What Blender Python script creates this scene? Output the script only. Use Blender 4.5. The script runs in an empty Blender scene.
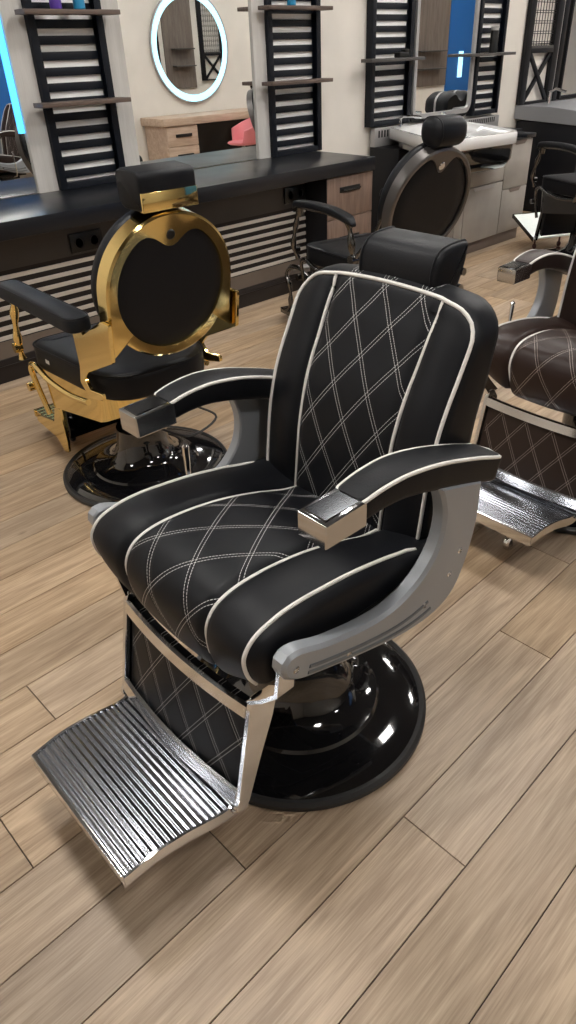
import bpy, bmesh, math, random
from mathutils import Vector, Matrix
random.seed(7)
COL = bpy.context.scene.collection
PI = math.pi

# ------------------------------------------------------------------ materials
def new_mat(name):
    m = bpy.data.materials.new(name); m.use_nodes = True
    nt = m.node_tree
    return m, nt, nt.nodes['Principled BSDF']

def link(nt, a, b): nt.links.new(a, b)

def pbr(name, col, rough=.5, metal=0., bump=0., bscale=200., coat=0., spec=.5, var=0., vscale=5., stretch=None, croug=.05):
    m, nt, p = new_mat(name)
    p.inputs['Base Color'].default_value = (*col, 1)
    p.inputs['Roughness'].default_value = rough
    p.inputs['Metallic'].default_value = metal
    p.inputs['Specular IOR Level'].default_value = spec
    p.inputs['Coat Weight'].default_value = coat
    p.inputs['Coat Roughness'].default_value = croug
    tc = nt.nodes.new('ShaderNodeTexCoord')
    mp = nt.nodes.new('ShaderNodeMapping')
    link(nt, tc.outputs['Object'], mp.inputs['Vector'])
    if stretch: mp.inputs['Scale'].default_value = stretch
    n = nt.nodes.new('ShaderNodeTexNoise')
    n.inputs['Scale'].default_value = vscale; n.inputs['Detail'].default_value = 5
    link(nt, mp.outputs[0], n.inputs['Vector'])
    if var:
        r = nt.nodes.new('ShaderNodeValToRGB')
        r.color_ramp.elements[0].position = .3; r.color_ramp.elements[1].position = .7
        r.color_ramp.elements[0].color = (*[c*(1-var) for c in col], 1)
        r.color_ramp.elements[1].color = (*[min(1, c*(1+var)) for c in col], 1)
        link(nt, n.outputs['Fac'], r.inputs['Fac']); link(nt, r.outputs[0], p.inputs['Base Color'])
    mr = nt.nodes.new('ShaderNodeMapRange')
    mr.inputs['To Min'].default_value = rough*.85; mr.inputs['To Max'].default_value = min(1, rough*1.15)
    link(nt, n.outputs['Fac'], mr.inputs['Value']); link(nt, mr.outputs[0], p.inputs['Roughness'])
    if bump:
        b = nt.nodes.new('ShaderNodeTexNoise'); b.inputs['Scale'].default_value = bscale; b.inputs['Detail'].default_value = 3
        link(nt, tc.outputs['Object'], b.inputs['Vector'])
        bp = nt.nodes.new('ShaderNodeBump'); bp.inputs['Strength'].default_value = bump; bp.inputs['Distance'].default_value = .002
        link(nt, b.outputs['Fac'], bp.inputs['Height']); link(nt, bp.outputs[0], p.inputs['Normal'])
    return m

def math_node(nt, op, a, b=None):
    n = nt.nodes.new('ShaderNodeMath'); n.operation = op
    for i, v in enumerate((a, b)):
        if v is None: continue
        if isinstance(v, (int, float)): n.inputs[i].default_value = v
        else: link(nt, v, n.inputs[i])
    return n.outputs[0]

def quilted(name, col, thread, rough=.42, pu=.1, pv=.15, off=(0., 0.), half=.14):
    """leather with double stitched diamond lines, pattern lives in UV metres; only inside |u| < half"""
    m, nt, p = new_mat(name)
    uv = nt.nodes.new('ShaderNodeUVMap'); uv.uv_map = 'UVMap'
    sp = nt.nodes.new('ShaderNodeSeparateXYZ'); link(nt, uv.outputs[0], sp.inputs[0])
    u0 = sp.outputs[0]
    u = math_node(nt, 'DIVIDE', math_node(nt, 'ADD', u0, off[0]), pu)
    v = math_node(nt, 'DIVIDE', math_node(nt, 'ADD', sp.outputs[1], off[1]), pv)
    p.inputs['Specular IOR Level'].default_value = .24
    L = pu*pv/math.hypot(pu, pv)          # distance between neighbouring lines of a family
    res = None; pill = None
    for sgn in (1, -1):
        t = math_node(nt, 'ADD', u, v) if sgn == 1 else math_node(nt, 'SUBTRACT', u, v)
        f = math_node(nt, 'ABSOLUTE', math_node(nt, 'SUBTRACT', math_node(nt, 'FRACT', math_node(nt, 'ADD', t, 100.5)), .5))
        dist = math_node(nt, 'MULTIPLY', f, L)                                # metres to centre of the double line
        dd = math_node(nt, 'ABSOLUTE', math_node(nt, 'SUBTRACT', dist, .0038))
        line = math_node(nt, 'LESS_THAN', dd, .0006)
        o = math_node(nt, 'SUBTRACT', u, v) if sgn == 1 else math_node(nt, 'ADD', u, v)
        dash = math_node(nt, 'GREATER_THAN', math_node(nt, 'FRACT', math_node(nt, 'MULTIPLY', math_node(nt, 'ADD', o, 100), 17.)), .28)
        line = math_node(nt, 'MULTIPLY', line, dash)
        res = line if res is None else math_node(nt, 'MAXIMUM', res, line)
        g = math_node(nt, 'MINIMUM', math_node(nt, 'DIVIDE', math_node(nt, 'ABSOLUTE', dist), .012), 1.)
        pill = g if pill is None else math_node(nt, 'MULTIPLY', pill, g)
    inside = math_node(nt, 'LESS_THAN', math_node(nt, 'ABSOLUTE', u0), half)
    vv = math_node(nt, 'GREATER_THAN', sp.outputs[1], -5.)
    res = math_node(nt, 'MULTIPLY', math_node(nt, 'MULTIPLY', res, inside), vv)
    mx = nt.nodes.new('ShaderNodeMixRGB'); link(nt, res, mx.inputs[0])
    mx.inputs[1].default_value = (*col, 1); mx.inputs[2].default_value = (*thread, 1)
    link(nt, mx.outputs[0], p.inputs['Base Color'])
    p.inputs['Roughness'].default_value = rough
    pill = math_node(nt, 'MAXIMUM', pill, math_node(nt, 'SUBTRACT', 1., inside))
    tc = nt.nodes.new('ShaderNodeTexCoord')
    b = nt.nodes.new('ShaderNodeTexNoise'); b.inputs['Scale'].default_value = 260
    link(nt, tc.outputs['Object'], b.inputs['Vector'])
    h = math_node(nt, 'ADD', pill, math_node(nt, 'MULTIPLY', b.outputs['Fac'], .12))
    bp = nt.nodes.new('ShaderNodeBump'); bp.inputs['Strength'].default_value = .5; bp.inputs['Distance'].default_value = .002
    link(nt, h, bp.inputs['Height']); link(nt, bp.outputs[0], p.inputs['Normal'])
    return m

def emis(name, col, strength):
    m, nt, p = new_mat(name)
    p.inputs['Base Color'].default_value = (*col, 1)
    p.inputs['Emission Color'].default_value = (*col, 1)
    p.inputs['Emission Strength'].default_value = strength
    return m

def wood_mat(name, c1, c2, axis='X', scale=1., rough=.5, use_attr=False):
    m, nt, p = new_mat(name)
    tc = nt.nodes.new('ShaderNodeTexCoord')
    mp = nt.nodes.new('ShaderNodeMapping')
    s = {'X': (1.2, 14, 14), 'Y': (14, 1.2, 14), 'Z': (14, 14, 1.2)}[axis]
    mp.inputs['Scale'].default_value = tuple(q*scale for q in s)
    vec = tc.outputs['Object']
    if use_attr:
        at = nt.nodes.new('ShaderNodeAttribute'); at.attribute_name = 'rnd'
        cb = nt.nodes.new('ShaderNodeCombineXYZ')
        link(nt, math_node(nt, 'MULTIPLY', at.outputs['Fac'], 37.), cb.inputs[0])
        link(nt, math_node(nt, 'MULTIPLY', at.outputs['Fac'], 11.), cb.inputs[1])
        link(nt, math_node(nt, 'MULTIPLY', at.outputs['Fac'], 53.), cb.inputs[2])
        va = nt.nodes.new('ShaderNodeVectorMath'); va.operation = 'ADD'
        link(nt, vec, va.inputs[0]); link(nt, cb.outputs[0], va.inputs[1]); vec = va.outputs[0]
    link(nt, vec, mp.inputs['Vector'])
    n = nt.nodes.new('ShaderNodeTexNoise'); n.inputs['Scale'].default_value = 1.6; n.inputs['Detail'].default_value = 9
    n.inputs['Roughness'].default_value = .62; n.inputs['Distortion'].default_value = .5
    link(nt, mp.outputs[0], n.inputs['Vector'])
    # cathedral figure: broad low-frequency rings
    mp2 = nt.nodes.new('ShaderNodeMapping')
    s2 = {'X': (.7, 5.5, 5.5), 'Y': (5.5, .7, 5.5), 'Z': (5.5, 5.5, .7)}[axis]
    mp2.inputs['Scale'].default_value = tuple(q*scale for q in s2)
    link(nt, vec, mp2.inputs['Vector'])
    n2 = nt.nodes.new('ShaderNodeTexNoise'); n2.inputs['Scale'].default_value = 1.3; n2.inputs['Detail'].default_value = 2
    link(nt, mp2.outputs[0], n2.inputs['Vector'])
    rings = math_node(nt, 'FRACT', math_node(nt, 'MULTIPLY', n2.outputs['Fac'], 9.))
    rings = math_node(nt, 'ABSOLUTE', math_node(nt, 'SUBTRACT', rings, .5))
    # fine pores
    mp3 = nt.nodes.new('ShaderNodeMapping')
    s3 = {'X': (9, 260, 260), 'Y': (260, 9, 260), 'Z': (260, 260, 9)}[axis]
    mp3.inputs['Scale'].default_value = s3
    link(nt, vec, mp3.inputs['Vector'])
    n3 = nt.nodes.new('ShaderNodeTexNoise'); n3.inputs['Scale'].default_value = 1.; n3.inputs['Detail'].default_value = 2
    link(nt, mp3.outputs[0], n3.inputs['Vector'])
    f = math_node(nt, 'ADD', math_node(nt, 'MULTIPLY', n.outputs['Fac'], .75), math_node(nt, 'MULTIPLY', rings, .22))
    f = math_node(nt, 'ADD', f, math_node(nt, 'MULTIPLY', n3.outputs['Fac'], .56))
    f = math_node(nt, 'SUBTRACT', f, .24)
    r = nt.nodes.new('ShaderNodeValToRGB')
    e = r.color_ramp.elements
    e[0].position = .3; e[0].color = (*c2, 1); e[1].position = .68; e[1].color = (*c1, 1)
    link(nt, f, r.inputs['Fac'])
    out = r.outputs[0]
    if use_attr:
        vk = nt.nodes.new('ShaderNodeTexVoronoi'); vk.inputs['Scale'].default_value = 2.0
        mk = nt.nodes.new('ShaderNodeMapping'); mk.inputs['Scale'].default_value = (1., 1.9, 1.)
        link(nt, vec, mk.inputs['Vector']); link(nt, mk.outputs[0], vk.inputs['Vector'])
        kn = nt.nodes.new('ShaderNodeMapRange'); kn.inputs['From Min'].default_value = .012; kn.inputs['From Max'].default_value = .055
        kn.inputs['To Min'].default_value = .75; kn.inputs['To Max'].default_value = 0.
        link(nt, vk.outputs['Distance'], kn.inputs['Value'])
        mk2 = nt.nodes.new('ShaderNodeMixRGB'); link(nt, kn.outputs[0], mk2.inputs[0]); link(nt, out, mk2.inputs[1])
        mk2.inputs[2].default_value = (.13, .075, .04, 1); out = mk2.outputs[0]
    if use_attr:
        hs = nt.nodes.new('ShaderNodeHueSaturation')
        link(nt, out, hs.inputs['Color'])
        link(nt, math_node(nt, 'ADD', math_node(nt, 'MULTIPLY', math_node(nt, 'FRACT', math_node(nt, 'MULTIPLY', at.outputs['Fac'], 7.3)), .22), .88), hs.inputs['Value'])
        link(nt, math_node(nt, 'ADD', math_node(nt, 'MULTIPLY', at.outputs['Fac'], .2), .9), hs.inputs['Saturation'])
        out = hs.outputs[0]
    link(nt, out, p.inputs['Base Color'])
    p.inputs['Roughness'].default_value = rough
    bp = nt.nodes.new('ShaderNodeBump'); bp.inputs['Strength'].default_value = .25; bp.inputs['Distance'].default_value = .001
    link(nt, f, bp.inputs['Height']); link(nt, bp.outputs[0], p.inputs['Normal'])
    return m

M = {}
M['floor'] = wood_mat('oak_laminate', (.56, .42, .285), (.31, .215, .137), 'X', 1., .42, True)
M['joint'] = pbr('plank_joint', (.045, .03, .02), .8)
M['leather'] = pbr('black_leather', (.006, .0066, .0088), .47, bump=.25, bscale=300, spec=.24)
M['leather_q'] = quilted('black_quilted_leather', (.006, .0066, .0088), (.62, .61, .60), .47, off=(0, .005))
M['leather_s'] = quilted('black_quilted_seat_leather', (.006, .0066, .0088), (.62, .61, .60), .47, pu=.125, pv=.185, off=(.03, .02))
M['leather_q2'] = quilted('black_quilted_calf_leather', (.006, .0066, .0088), (.55, .54, .53), .47, half=.205, off=(.05, .05))
M['brown'] = pbr('dark_brown_leather', (.028, .016, .013), .42, spec=.35, bump=.25, bscale=300)
M['brown_q'] = quilted('brown_quilted_leather', (.028, .016, .013), (.45, .38, .34), .40, off=(0, .005))
M['brown_s'] = quilted('brown_quilted_seat_leather', (.028, .016, .013), (.45, .38, .34), .40, pu=.125, pv=.185, off=(.03, .02))
M['brown_q2'] = quilted('brown_quilted_calf_leather', (.03, .019, .015), (.4, .33, .3), .38, half=.205, off=(.05, .05))
M['piping'] = pbr('white_piping', (.78, .76, .72), .45, bump=.1)
M['silver'] = pbr('satin_silver_paint', (.34, .36, .385), .38, .25, bump=.04, bscale=500)
M['ridge'] = pbr('satin_silver_ridge', (.15, .165, .18), .38, .3)
M['chrome'] = pbr('polished_chrome', (.76, .77, .78), .12, 1.)
M['brush'] = pbr('brushed_cap_metal', (.60, .61, .63), .13, 1., bump=.02, bscale=120)
M['inlay'] = pbr('inlay_painted_dark_reflection', (.12, .125, .135), .12, 1.)  # dark base colour stands in for the dark ceiling mirrored in the chrome cap
M['foot_metal'] = pbr('ribbed_steel', (.33, .345, .38), .22, 1.)
M['gold'] = pbr('polished_gold', (.93, .72, .30), .09, 1.)
M['dchrome'] = pbr('smoked_chrome', (.16, .155, .15), .2, 1.)
M['ringgrey'] = pbr('gunmetal_ring', (.13, .12, .115), .35, .7)
M['gloss_black'] = pbr('gloss_black_enamel', (.006, .006, .007), .07, 0., coat=1., croug=.03)
M['rubber'] = pbr('black_rubber', (.02, .02, .021), .45)
M['black_metal'] = pbr('black_powdercoat', (.007, .007, .009), .42, bump=.1, spec=.3)
M['dark_hw'] = pbr('black_hardware', (.02, .02, .02), .3, .5)
M['counter'] = pbr('black_counter_laminate', (.007, .008, .011), .30, bump=.05, bscale=400, spec=.42)
M['slat'] = pbr('black_slat_paint', (.007, .009, .014), .45, spec=.25)
M['wall'] = pbr('warm_plaster', (.74, .70, .64), .8, var=.05, vscale=3, bump=.15, bscale=60)
M['back'] = pbr('pale_grey_backing', (.85, .84, .82), .6, var=.04)
M['pillar'] = wood_mat('whitewashed_wood_board', (.60, .58, .55), (.50, .48, .45), 'Z', .6, .55)
M['drawer'] = wood_mat('rustic_brown_wood', (.25, .17, .13), (.13, .085, .065), 'Z', 1., .5)
M['shelf'] = wood_mat('dark_walnut_shelf', (.16, .11, .085), (.06, .042, .034), 'X', 1.4, .5)
M['shelf2'] = pbr('charcoal_shelf', (.06, .055, .052), .45)
M['knee'] = pbr('dark_brown_panel', (.045, .038, .034), .5, var=.12)
M['kneelow'] = pbr('mid_brown_panel', (.15, .12, .097), .5, var=.1)
M['stripe'] = pbr('cream_strip', (.62, .57, .52), .5)
M['kick'] = pbr('black_brown_kickboard', (.018, .014, .013), .45, spec=.3)
M['mirror'] = pbr('mirror_glass', (.86, .88, .88), .0, 1.)
M['concrete'] = pbr('grey_concrete_decor', (.34, .315, .285), .5, var=.14, vscale=4, bump=.05)
M['kick2'] = pbr('taupe_kickboard', (.17, .135, .115), .55)
M['steelgrey'] = pbr('pale_grey_metal', (.40, .39, .39), .35, .3)
M['slabgrey'] = pbr('mid_grey_panel', (.25, .255, .27), .45)
M['ceramic'] = pbr('white_ceramic', (.82, .82, .82), .12, coat=.6)
M['ceiling'] = pbr('dark_ceiling', (.13, .13, .13), .8)
M['lamp'] = emis('lamp_glow', (1., .965, .92), 42.)
M['led_blue'] = emis('blue_led_strip', (.08, .48, 1.), 1.7)
M['led_cyan'] = emis('pale_cyan_led', (.42, .78, .92), 1.35)
M['blue_wall'] = pbr('royal_blue_wall', (.012, .13, .42), .5)
M['pale_wood'] = wood_mat('pale_oak_desk', (.62, .47, .36), (.42, .30, .22), 'X', .8, .5)
M['pink'] = pbr('pink_shell', (.72, .22, .24), .4)
M['cyan'] = pbr('cyan_plastic', (.01, .22, .42), .35)
M['violet'] = pbr('violet_plastic', (.08, .03, .28), .35)
M['paper'] = pbr('white_paper_tag', (.8, .8, .8), .6)
M['greywood'] = wood_mat('grey_brown_wall_board', (.22, .18, .15), (.13, .10, .085), 'Z', .6, .5)
M['red_plastic'] = pbr('dark_red_caster', (.08, .01, .01), .3)
M['glare_ch'] = pbr('chrome_plate_painted_glare', (.80, .84, .81), .3, .25)  # near-white base colour stands in for ceiling light reflected by a chrome footrest

# ------------------------------------------------------------------ mesh helpers
def mesh_obj(name, verts, faces, mat, parent=None, uvs=None, smooth=True, angle=35, loc=None):
    me = bpy.data.meshes.new(name)
    me.from_pydata([tuple(v) for v in verts], [], faces)
    if uvs is not None:
        lay = me.uv_layers.new(name='UVMap')
        for lp in me.loops: lay.data[lp.index].uv = uvs[lp.vertex_index]
    bm = bmesh.new(); bm.from_mesh(me)
    bmesh.ops.remove_doubles(bm, verts=bm.verts, dist=1e-6)
    bmesh.ops.recalc_face_normals(bm, faces=bm.faces)
    bm.to_mesh(me); bm.free()
    if smooth:
        for p in me.polygons: p.use_smooth = True
        me.set_sharp_from_angle(angle=math.radians(angle))
    for mm in (mat if isinstance(mat, (list, tuple)) else [mat]): me.materials.append(mm)
    o = bpy.data.objects.new(name, me); COL.objects.link(o)
    if parent: o.parent = parent
    if loc: o.location = loc
    return o

class MB:
    """collects shapes that belong to one object"""
    def __init__(s): s.v = []; s.f = []
    def add(s, v, f):
        k = len(s.v); s.v += [Vector(q) for q in v]; s.f += [tuple(i+k for i in q) for q in f]; return s
    def box(s, x0, x1, y0, y1, z0, z1, b=0., mat=None):
        bm = bmesh.new(); bmesh.ops.create_cube(bm, size=1)
        for v in bm.verts:
            v.co = Vector(((x0+x1)/2+v.co.x*(x1-x0), (y0+y1)/2+v.co.y*(y1-y0), (z0+z1)/2+v.co.z*(z1-z0)))
        if b: bmesh.ops.bevel(bm, geom=bm.edges, offset=b, segments=2, affect='EDGES', profile=.5)
        bm.verts.index_update()
        vs = [v.co.copy() for v in bm.verts]
        if mat: vs = [mat @ v for v in vs]
        s.add(vs, [[v.index for v in f.verts] for f in bm.faces]); bm.free(); return s
    def tube(s, pts, r, n=8, closed=False, flat=1.):
        pts = [Vector(p) for p in pts]; rs = r if isinstance(r, (list, tuple)) else [r]*len(pts)
        k = len(pts); rings = []; up = None
        for i, p in enumerate(pts):
            a = pts[(i-1) % k] if (closed or i > 0) else p; b = pts[(i+1) % k] if (closed or i < k-1) else p
            t = (b-a).normalized()
            if up is None:
                up = Vector((0, 0, 1)) if abs(t.z) < .9 else Vector((1, 0, 0))
            up = (up - t*up.dot(t)).normalized(); w = t.cross(up)
            rings.append([p + (up*math.cos(2*PI*j/n)*flat + w*math.sin(2*PI*j/n))*rs[i] for j in range(n)])
        f = []
        for i in range(k if closed else k-1):
            for j in range(n):
                a, b = i*n, ((i+1) % k)*n
                f.append((a+j, a+(j+1) % n, b+(j+1) % n, b+j))
        if not closed: f += [tuple(range(n))[::-1], tuple((k-1)*n+j for j in range(n))]
        s.add([v for r_ in rings for v in r_], f); return s
    def lathe(s, prof, c=(0, 0, 0), n=48, mat=None, cap=True):
        v = []; f = []
        for (r, z) in prof:
            for j in range(n):
                a = 2*PI*j/n; v.append(Vector((c[0]+r*math.cos(a), c[1]+r*math.sin(a), c[2]+z)))
        for i in range(len(prof)-1):
            for j in range(n):
                f.append((i*n+j, i*n+(j+1) % n, (i+1)*n+(j+1) % n, (i+1)*n+j))
        if not cap: prof = list(prof)
        if cap and prof[0][0] > 1e-5: f.append(tuple(range(n))[::-1])
        if cap and prof[-1][0] > 1e-5: f.append(tuple((len(prof)-1)*n+j for j in range(n)))
        if mat: v = [mat @ q for q in v]
        s.add(v, f); return s
    def loft(s, rings, cap=True, closed=False):
        n = len(rings[0]); k = len(rings); f = []
        for i in range(k if closed else k-1):
            for j in range(n):
                a, b = i*n, ((i+1) % k)*n
                f.append((a+j, a+(j+1) % n, b+(j+1) % n, b+j))
        if cap and not closed: f += [tuple(range(n))[::-1], tuple((k-1)*n+j for j in range(n))]
        s.add([v for r in rings for v in r], f); return s
    def slab(s, loop, stations, axis='y', mat=None):
        """closed 2D loop swept straight along an axis; stations = [(coordinate, inset)]"""
        rings = []
        for c, e in stations:
            lp = inset(loop, e)
            if axis == 'y': r = [Vector((a, c, b)) for a, b in lp]
            elif axis == 'x': r = [Vector((c, a, b)) for a, b in lp]
            else: r = [Vector((a, b, c)) for a, b in lp]
            if mat: r = [mat @ q for q in r]
            rings.append(r)
        return s.loft(rings)
    def obj(s, name, mat, parent=None, angle=35, loc=None, smooth=True):
        return mesh_obj(name, s.v, s.f, mat, parent, None, smooth, angle, loc)

def inset(loop, e):
    if abs(e) < 1e-9: return list(loop)
    n = len(loop); area = sum(loop[i][0]*loop[(i+1) % n][1]-loop[(i+1) % n][0]*loop[i][1] for i in range(n))
    sg = 1 if area > 0 else -1; out = []
    for i in range(n):
        a, p, b = loop[i-1], loop[i], loop[(i+1) % n]
        d1 = Vector((p[0]-a[0], p[1]-a[1])); d2 = Vector((b[0]-p[0], b[1]-p[1]))
        if d1.length > 1e-9: d1.normalize()
        if d2.length > 1e-9: d2.normalize()
        n1 = Vector((-d1.y, d1.x)); n2 = Vector((-d2.y, d2.x)); nn = n1+n2
        if nn.length < 1e-6: nn = n1
        nn.normalize(); c = max(.5, nn.dot(n1) if n1.length else 1)
        out.append((p[0]+sg*nn.x*e/c, p[1]+sg*nn.y*e/c))
    return out

def crom(pts, m=8, closed=False):
    P = [Vector(p) for p in pts]; n = len(P); out = []
    for i in range(n if closed else n-1):
        if closed: a, b, c, d = P[i-1], P[i], P[(i+1) % n], P[(i+2) % n]
        else: a, b, c, d = P[max(i-1, 0)], P[i], P[i+1], P[min(i+2, n-1)]
        for k in range(m):
            t = k/m
            out.append(.5*((2*b)+(c-a)*t+(2*a-5*b+4*c-d)*t*t+(3*b-3*c+d-a)*t**3))
    if not closed: out.append(P[-1])
    return [tuple(q) for q in out]

def round_poly(pts, r, seg=4):
    """polygon with rounded corners"""
    n = len(pts); out = []
    for i in range(n):
        p = Vector(pts[i]); a = Vector(pts[i-1]); b = Vector(pts[(i+1) % n])
        rr = r[i] if isinstance(r, (list, tuple)) else r
        u = (a-p); v = (b-p); L = min(rr, u.length*.49, v.length*.49)
        if L <= 1e-6: out.append(tuple(p)); continue
        s, e = p+u.normalized()*L, p+v.normalized()*L
        for k in range(seg+1):
            t = k/seg; out.append(tuple((1-t)**2*s+2*t*(1-t)*p+t*t*e))
    return out

def interp(tab, x):
    if x <= tab[0][0]: return tab[0][1]
    for (a, fa), (b, fb) in zip(tab, tab[1:]):
        if x <= b: return fa+(fb-fa)*(x-a)/(b-a)
    return tab[-1][1]

def thing(name, label, cat, loc=(0, 0, 0), rz=0., group=None):
    o = bpy.data.objects.new(name, None); COL.objects.link(o)
    o.empty_display_size = .1
    o.location = loc; o.rotation_euler = (0, 0, math.radians(rz)); o['label'] = label; o['category'] = cat
    if group: o['group'] = group
    return o
def tag(o, label, cat, group=None):
    o['label'] = label; o['category'] = cat
    if group: o['group'] = group
    return o
def struct(o): o['kind'] = 'structure'; return o
def copy_tree(o, parent=None):
    c = o.copy(); COL.objects.link(c)
    if parent: c.parent = parent
    for ch in list(o.children): copy_tree(ch, c)
    return c

# ------------------------------------------------------------------ modern chair with white piping
SEAT = crom([(-.24, .50), (-.24, .560), (-.1, .586), (0, .621), (.1, .649), (.2, .664), (.28, .664), (.333, .645), (.360, .603),
             (.360, .55), (.347, .50), (.325, .472), (.26, .468), (0, .475)], 6, True)
SPINE = [(.45, -.115), (.568, -.130), (.70, -.146), (.747, -.153), (.80, -.165), (.853, -.182), (.90, -.203), (.931, -.220), (.97, -.240), (1.005, -.258), (1.04, -.279), (1.09, -.303)]
THICK = [(.45, .15), (.67, .165), (.9, .145), (1.0, .115), (1.08, .09)]

def seat_surf(i, y, extra=0.):
    hw, r = .286, .034
    ay = abs(y); e = 0.
    if ay > hw-r: e = r-math.sqrt(max(0, r*r-(ay-(hw-r))**2))
    e += .011*math.exp(-((ay-.14)/.010)**2)
    if ay < .14: e -= .006*(1-(ay/.14)**2)
    elif ay < .262: e -= .007*math.sin(PI*(ay-.14)/.122)
    lp = seat_surf.cache.get(round(e-extra, 5))
    if lp is None: lp = inset(SEAT, e-extra); seat_surf.cache[round(e-extra, 5)] = lp
    x, z = lp[i % len(lp)]
    t = max(0, min(1, (ay-.10)/.17)); t = t*t*(3-2*t)
    zb = .468+.060*t
    if z < .66: z = zb+(z-.468)*(.66-zb)/(.66-.468)
    return Vector((x, y, z))
seat_surf.cache = {}

def build_seat(parent, mats):
    hw = .286
    ys = [-hw+.034*(1-math.cos(PI/2*k/5)) for k in range(6)]
    k = ys[-1]; inner = [k+(.252-.262+.0)*0 for _ in ()]
    mid = []
    y = ys[-1]
    while y < -ys[-1]-1e-6:
        mid.append(y); y += .0074
    allys = ys[:-1]+mid+[-q for q in reversed(ys)]
    verts, faces, uvs = [], [], []
    n = len(SEAT); L = [0]
    for i in range(1, n): L.append(L[-1]+math.hypot(SEAT[i][0]-SEAT[i-1][0], SEAT[i][1]-SEAT[i-1][1]))
    for y in allys:
        for i in range(n):
            verts.append(seat_surf(i, y)); uvs.append((y, L[i]))
    for a in range(len(allys)-1):
        for i in range(n):
            faces.append((a*n+i, a*n+(i+1) % n, (a+1)*n+(i+1) % n, (a+1)*n+i))
    faces += [tuple(range(n))[::-1], tuple((len(allys)-1)*n+i for i in range(n))]
    # seat has no doubles except none; keep uv order
    me = bpy.data.meshes.new('seat'); me.from_pydata([tuple(v) for v in verts], [], faces)
    lay = me.uv_layers.new(name='UVMap')
    for lp in me.loops: lay.data[lp.index].uv = uvs[lp.vertex_index]
    for p in me.polygons: p.use_smooth = True
    me.set_sharp_from_angle(angle=math.radians(50))
    me.materials.append(mats['s'])
    me.validate(); bm = bmesh.new(); bm.from_mesh(me); bmesh.ops.recalc_face_normals(bm, faces=bm.faces); bm.to_mesh(me); bm.free()
    seat = bpy.data.objects.new('seat', me); COL.objects.link(seat); seat.parent = parent
    for sy in (-1, 1):
        for yy, i0, i1, r in ((.140, 7, 66, .0044), (.262, 10, 64, .0042)):
            if yy == .262:
                pts = [seat_surf(i, sy*yy, .001) for i in range(i0, i1)]
                pts = [p for p in pts if p.x > -.112 or p.z < .58]
                pts = [pts[0]+Vector((-.012, sy*.014, -.045)), pts[0]+Vector((-.011, sy*.010, -.020)), pts[0]+Vector((-.006, sy*.004, -.005))]+pts[1:]
            else:
                pts = []
                for i in range(i0, i1):
                    t = i/(i1-1)
                    yv = yy-.020*max(0, (i-52)/14)-.012*max(0, (14-i)/7)
                    p = seat_surf(i, sy*.140, .001); p.y = sy*yv; pts.append(p)
            MB().tube(pts, r, 8).obj('seat_piping', M['piping'], seat)
    return seat

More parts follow.
